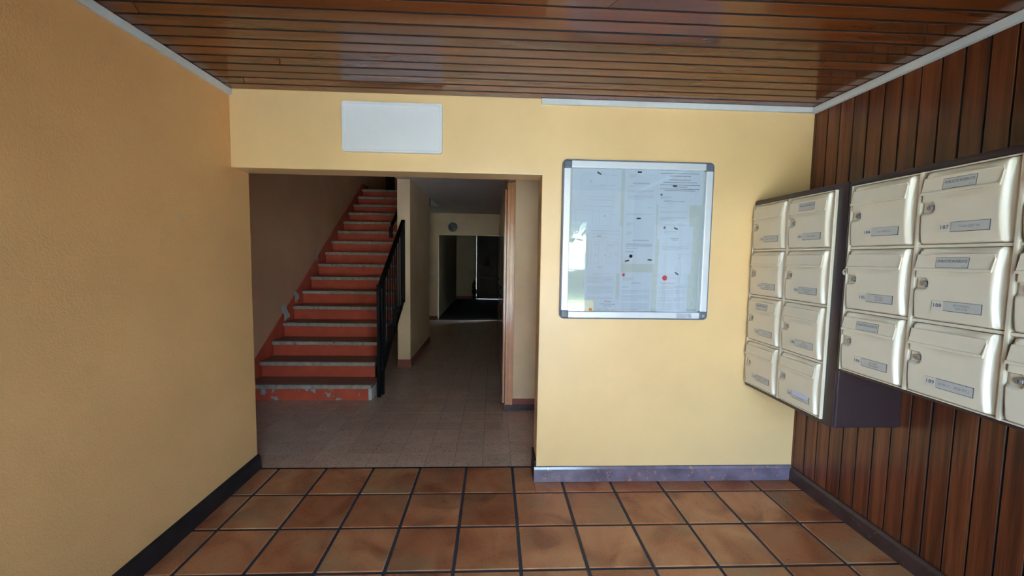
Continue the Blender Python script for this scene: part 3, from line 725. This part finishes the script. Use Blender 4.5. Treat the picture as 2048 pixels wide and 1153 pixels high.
for (x, z, r, ly, mt, lb) in ((2.107, 2.007, -.45, 1, 'magnet', 'tilted black magnet on the floor plan sheet'), (2.363, 2.020, 0, 2, 'magnet', 'black magnet at the head of the top middle note'),
        (2.592, 1.939, 0, 2, 'magnet', 'black magnet on the landscape sheet'), (2.367, 1.731, .03, 3, 'magnet', 'black magnet between the two information notes'),
        (2.609, 1.672, -.4, 4, 'magnet', 'tilted black magnet at the head of the bright white letter'), (2.118, 1.615, .06, 3, 'plate', 'grey magnet at the head of the evacuation plan'),
        (2.302, 1.462, .28, 3, 'magnet', 'tilted dark magnet at the left foot of the stamped note'), (2.448, 1.470, -.08, 3, 'magnet', 'dark magnet at the right foot of the stamped note'),
        (2.126, 1.419, 0, 3, 'plate', 'grey magnet at the foot of the evacuation plan'), (2.627, 1.385, -.65, 4, 'magnet', 'tilted black magnet at the foot of the bright white letter')):
    o = MB().box((-.013, -.0045, -.0005), (.013, .0045, .0035)).build('magnet', mt, None, False, .0015, 2)
    o.matrix_world = Matrix.Translation((x, YF-.0085-.0014*ly, z)) @ R_FAR @ Matrix.Rotation(r, 4, 'Z')
    o['label'] = lb; o['category'] = 'magnet'; o['group'] = 'bar magnets holding the notices'

# ================================================================== MAILBOX BANKS
DW, DH = .302, .271
def door_mesh():
    nx, ny = 64, 54; n1 = 48; vs = []; fs = []
    def sm(t): t = max(0, min(1, t)); return t*t*(3-2*t)
    for j in range(ny+1):
        v = DH*j/ny; t = 2*v/DH-1
        uL = .010*(abs(t)**2.6) + (.006*max(0, t)**2)
        uR = DW*(.868+.058*t*t)
        for i in range(nx+1):
            u = uL+(uR-uL)*i/n1 if i <= n1 else uR+(DW-uR)*(i-n1)/(nx-n1)
            n = .020
            if u > uR:
                q = (u-uR)/(DW-uR); n = .020-.017*sm(q*1.9)
            n -= .010*(1-sm((u-uL)/.012))
            n -= .010*(1-sm(v/.006)) + .008*(1-sm((DH-v)/.008))
            # finger scoop below the flap
            s = max(0, 1-((u-.46*DW)/(.34*DW))**2); vv = (v-.60*DH)/(.12*DH)
            if 0 < vv: n -= .009*s*sm(vv)
            # lock pocket
            du = max(0, (u-.040)); dv = abs(v-.505*DH); r = math.hypot(du, max(0, dv-.006))
            n -= .011*(1-sm((r-.013)/.004))
            vs.append((u, v, max(n, .001)))
    for j in range(ny):
        for i in range(nx):
            a = j*(nx+1)+i; fs.append((a, a+1, a+nx+2, a+nx+1))
    # skirt to the frame
    edge = [i for i in range(nx+1)] + [(j)*(nx+1)+nx for j in range(1, ny+1)] + [ny*(nx+1)+i for i in range(nx-1, -1, -1)] + [j*(nx+1) for j in range(ny-1, 0, -1)]
    o = len(vs)
    for e in edge: vs.append((vs[e][0], vs[e][1], -.010))
    m = len(edge)
    for k in range(m):
        k2 = (k+1) % m; fs.append((edge[k2], edge[k], o+k, o+k2))
    mb = MB(); mb.add(vs, fs, 0)
    return mb.mesh('mailbox_door', 'cream', True)
M_DOOR = door_mesh()
def flap_mesh():
    m = MB(); zb, zt = .700*DH, .915*DH
    poly = [(.004, zb), (.868*DW, zb), (.895*DW, zt), (.045*DW, zt)]
    m.prism(poly, 2, .010, .0220)
    m.prism([(.003, zb-.004), (.872*DW, zb-.004), (.876*DW, zb+.006), (.004, zb+.006)], 2, .010, .0255)
    m.prism([(.872*DW, zb-.004), (.902*DW, zt-.012), (.895*DW, zt-.012), (.860*DW, zb+.004)], 2, .010, .0250)
    m.prism([(.05*DW, zt-.003), (.885*DW, zt-.003), (.887*DW, zt+.002), (.052*DW, zt+.002)], 2, .010, .0235)
    return m.mesh('flap', 'cream', False, .0015, 2)
M_FLAP = flap_mesh()
def lock_mesh():
    m = MB(); m.lathe([(.0115, .004), (.0115, .0165), (.0095, .018), (.0090, .0165), (.0075, .0165), (.0070, .0195), (.0005, .0200)], 24, 0, 2, (.040, .505*DH, 0))
    m.box((.0390, .505*DH-.005, .0195), (.0410, .505*DH+.004, .0204), 1)
    return m.mesh('lock', ['chrome', 'black'], True)
M_LOCK = lock_mesh()
def plates(door, num, names, sticker, torn=False):
    pv0, pv1 = .155*DH, .280*DH; n0 = .0195; n1 = .0225
    m = MB(); m.box((.275*DW, pv0, n0), (.393*DW, pv1, n1), 0)
    add_text(m, num, .334*DW, (pv0+pv1)/2, n1+.0002, .0190, 1, 0, .0285, 0, .018)
    m.build('number_plate', ['plate_white', 'ink_dark'], door, fix=False)
    m = MB(); m.box((.405*DW, pv0-.001, n0), (.812*DW, pv1+.001, n1-.001), 1); m.box((.408*DW, pv0+.001, n0), (.806*DW, pv1, n1), 0)
    k = len(names)
    for q, t in enumerate(names):
        add_text(m, t, .607*DW, (pv0+pv1)/2+(.5*(k-1)-q)*.0115, n1+.0002, .0115, 2)
    if torn:
        m.add([(.40*DW, pv1-.012, n1+.0006), (.60*DW, pv1-.017, n1+.0006), (.79*DW, pv1-.014, n1+.0006), (.80*DW, pv1+.006, n1+.0006), (.62*DW, pv1+.011, n1+.0006), (.41*DW, pv1+.009, n1+.0006)], [(0, 1, 2, 3, 4, 5)], 3)
    m.build('name_plate', ['plate', 'plate_edge', 'ink_name', 'paper'], door, fix=False)
    if sticker:
        v0, v1, n0, n1 = .735*DH, .875*DH, .0216, .0227
        m = MB(); m.prism([(.270*DW, v0), (.635*DW, v0), (.648*DW, v1), (.283*DW, v1)], 2, n0, n1, 0)
        m.prism([(.274*DW, v0+.0015), (.631*DW, v0+.0015), (.643*DW, v1-.0015), (.287*DW, v1-.0015)], 2, n0, n1+.0002, 1)
        add_text(m, 'PUBLICITÉ INTERDITE', .460*DW, (v0+v1)/2+.005, n1+.0005, .0135, 2, .25, .100, 0, .015)
        add_text(m, 'merci', .585*DW, v0+.008, n1+.0005, .006, 2, .25)
        m.build('no_adverts_sticker', ['plate_edge', 'plate', 'ink_dark'], door, fix=False)

def bank(label, loc, W, H, cols, rows, iu0, iu1, iv0, iv1, data, lock_at):
    b = thing('mailbox_bank', label, 'mailboxes', loc, R_RIGHT, group='wall-hung mailbox banks')
    D = XR-.010-loc[0]
    MB().box((0, 0, -D), (W, H, -.014)).build('casing', 'brown_case', b, False, .008, 2)
    o = [(p[0]+W/2, p[1]+H/2) for p in rrect(W, H, .016)]; ic = ((iu0+iu1)/2, (iv0+iv1)/2)
    i = [(p[0]+ic[0], p[1]+ic[1]) for p in rrect(iu1-iu0, iv1-iv0, .003)]
    ring2d(MB(), o, i, -.016, 0).build('rim', 'brown_case', b, True, .004, 2)
    fr = MB().box((iu0, iv0, -.016), (iu1, iv1, -.009))
    cw, ch = (iu1-iu0)/cols, (iv1-iv0)/rows
    fr.build('front_frame', 'cream', b, False, .001, 1)
    for i in range(cols+1):
        u = iu0+i*cw; a, c = max(iu0, u-.007), min(iu1, u+.007)
        MB().box((a, iv0, -.010), (c, iv1, .014)).build('divider', 'cream', b, False, .004, 2)
    for j in range(rows+1):
        v = iv0+j*ch; a, c = max(iv0, v-.006), min(iv1, v+.006)
        MB().box((iu0+.004, a, -.010), (iu1-.004, c, .010)).build('divider', 'cream', b, False, .003, 2)
    for i in range(cols):
        for j in range(rows):
            num, names, stk, torn = data[i*rows+j]
            d = link('mailbox_door', M_DOOR, b)
            sx = (cw-.0195)/DW; sy = (ch-.0175)/DH
            d.matrix_local = Matrix.Translation((iu0+i*cw+.0085, iv1-(j+1)*ch+.0085, .001)) @ Matrix.Diagonal((sx, sy, 1, 1))
            d['label'] = 'cream mailbox door number '+num
            link('flap', M_FLAP, d); link('lock', M_LOCK, d)
            plates(d, num, names, stk, torn)
    for (u, v) in lock_at:
        lm = MB().lathe([(.016, 0), (.016, .004), (.013, .006), (.0005, .006)], 20, 0, 2, (u, v, 0)).box((u-.0015, v, .0055), (u+.0015, v+.009, .0066), 1)
        lm.build('service_lock', ['lockwhite', 'black'], b, True, label='white round service lock')
    return b
A = [('176', ['JEAN  MARTINEZ'], 0, 0), ('177', ['PEREZ J.', 'BATISTA'], 0, 0), ('178', ['MARTIN'], 1, 0), ('179', ['COURANT  ARMAND', 'PONT  LEON'], 0, 0),
     ('180', ['ARCURIER'], 1, 0), ('181', ['CHAUVARD M.', 'BURDY J.'], 0, 0), ('182', ['DENIS', 'MACHADO'], 0, 0), ('183', ['', 'EL AMRANI'], 0, 1)]
B = [('184', ['EL ASSRIOU'], 0, 0), ('185', ['FEDAILI', 'NASSIM'], 0, 0), ('186', ['JAUVAT', 'WILHELM'], 1, 0),
     ('187', ['THOUZET M.'], 1, 0), ('188', ['BOUASSEL', 'OMYLIK'], 1, 0), ('189', ['BOSC C.   PEQUET J.'], 0, 0),
     ('190', ['AUBERT'], 0, 0), ('191', ['LOPES'], 0, 0), ('192', ['RIVIERE'], 0, 0)]
XB = 3.125
bank('tall four-row brown mailbox bank of eight cream doors in the corner', (XB, .132, .657), .706, 1.200, 2, 4, .012, .646, .022, 1.170, A, [(.008, .60)])
bank('three-row brown mailbox bank with cream doors numbered from 184 upward', (XB, -.577, .950), 1.000, .907, 3, 3, .026, .968, .014, .878, B, [(.014, .478)])

# ================================================================== OUTSIDE (seen mirrored in the noticeboard glass)
MB().box((-60, -90, -.30), (60, 60, -.13)).build('ground_lawn', 'lawn', **S('lawn outside the entrance', 'lawn'))
MB().box((-4, -11.0, -.14), (8, YE-.15, -.02)).build('ground_paving', 'paving', **S('paved apron outside the entrance', 'paving'))

def crown(n, cx, cy, cz, rx, ry, rz, size, rng):
    mb = MB()
    for _ in range(n):
        while True:
            p = Vector((rng.uniform(-1, 1), rng.uniform(-1, 1), rng.uniform(-1, 1)))
            if p.length < 1: break
        p = p*(.55+.45*rng.random())
        c = Vector((cx+p.x*rx, cy+p.y*ry, cz+p.z*rz))
        a = Vector((rng.gauss(0, 1), rng.gauss(0, 1), rng.gauss(0, 1))).normalized(); b = a.orthogonal().normalized(); k = size*rng.uniform(.6, 1.3)
        mb.add([c-a*k, c+b*k*.45, c+a*k, c-b*k*.45], [(0, 1, 2, 3)])
    return mb
rg = random.Random(11)
tr = thing('tree', 'leafy tree outside, mirrored in the noticeboard glass', 'tree', (3.9, -13.5, -.13))
MB().tube([(0, 0, 0), (.1, .05, 1.0), (.05, 0, 2.2), (.2, .1, 3.6)], [.22, .16, .13, .08], 10).tube([(.06, 0, 2.0), (-.7, .2, 3.0), (-1.2, .3, 3.7)], [.09, .06, .03], 8).build('trunk', 'bark', tr, True)
crown(2600, -.3, 0, 3.6, 2.4, 2.0, 1.6, .16, rg).build('crown', 'leaf', tr, fix=False)
hg = thing('hedge', 'low green hedge outside, mirrored in the noticeboard glass', 'hedge', (6.5, -17, -.13))
crown(2600, 0, 0, .55, 4.5, .8, .62, .17, rg).build('foliage', 'leaf', hg, fix=False)
for k in range(5): MB().tube([(-3.2+1.6*k, 0, 0), (-3.1+1.6*k, .05, .8)], [.05, .02], 6).build('stem', 'bark', hg)
MB().box((-30, -24, -.14), (40, -18.5, -.10)).build('road', 'paving', **S('pale road outside beyond the lawn', 'road'))
hs = thing('house', 'pale sunlit house outside, mirrored in the noticeboard glass', 'house', (4, -34, -.13))
MB().box((-12, -8, 0), (12, 0, 5.2)).build('walls', 'housewall', hs)
MB().prism([(.6, 5.1), (-4, 7.4), (-8.6, 5.1)], 0, -12.6, 12.6).build('roof', 'rooftile', hs)
for k in range(6):
    for z in (.9, 3.4):
        wd = MB().box((-10.6+k*4, -.05, z), (-9.4+k*4, .06, z+1.35)).build('window', 'outwhite', hs)
        MB().box((-10.5+k*4, .05, z+.1), (-9.5+k*4, .07, z+1.25)).build('pane', 'corner', wd)
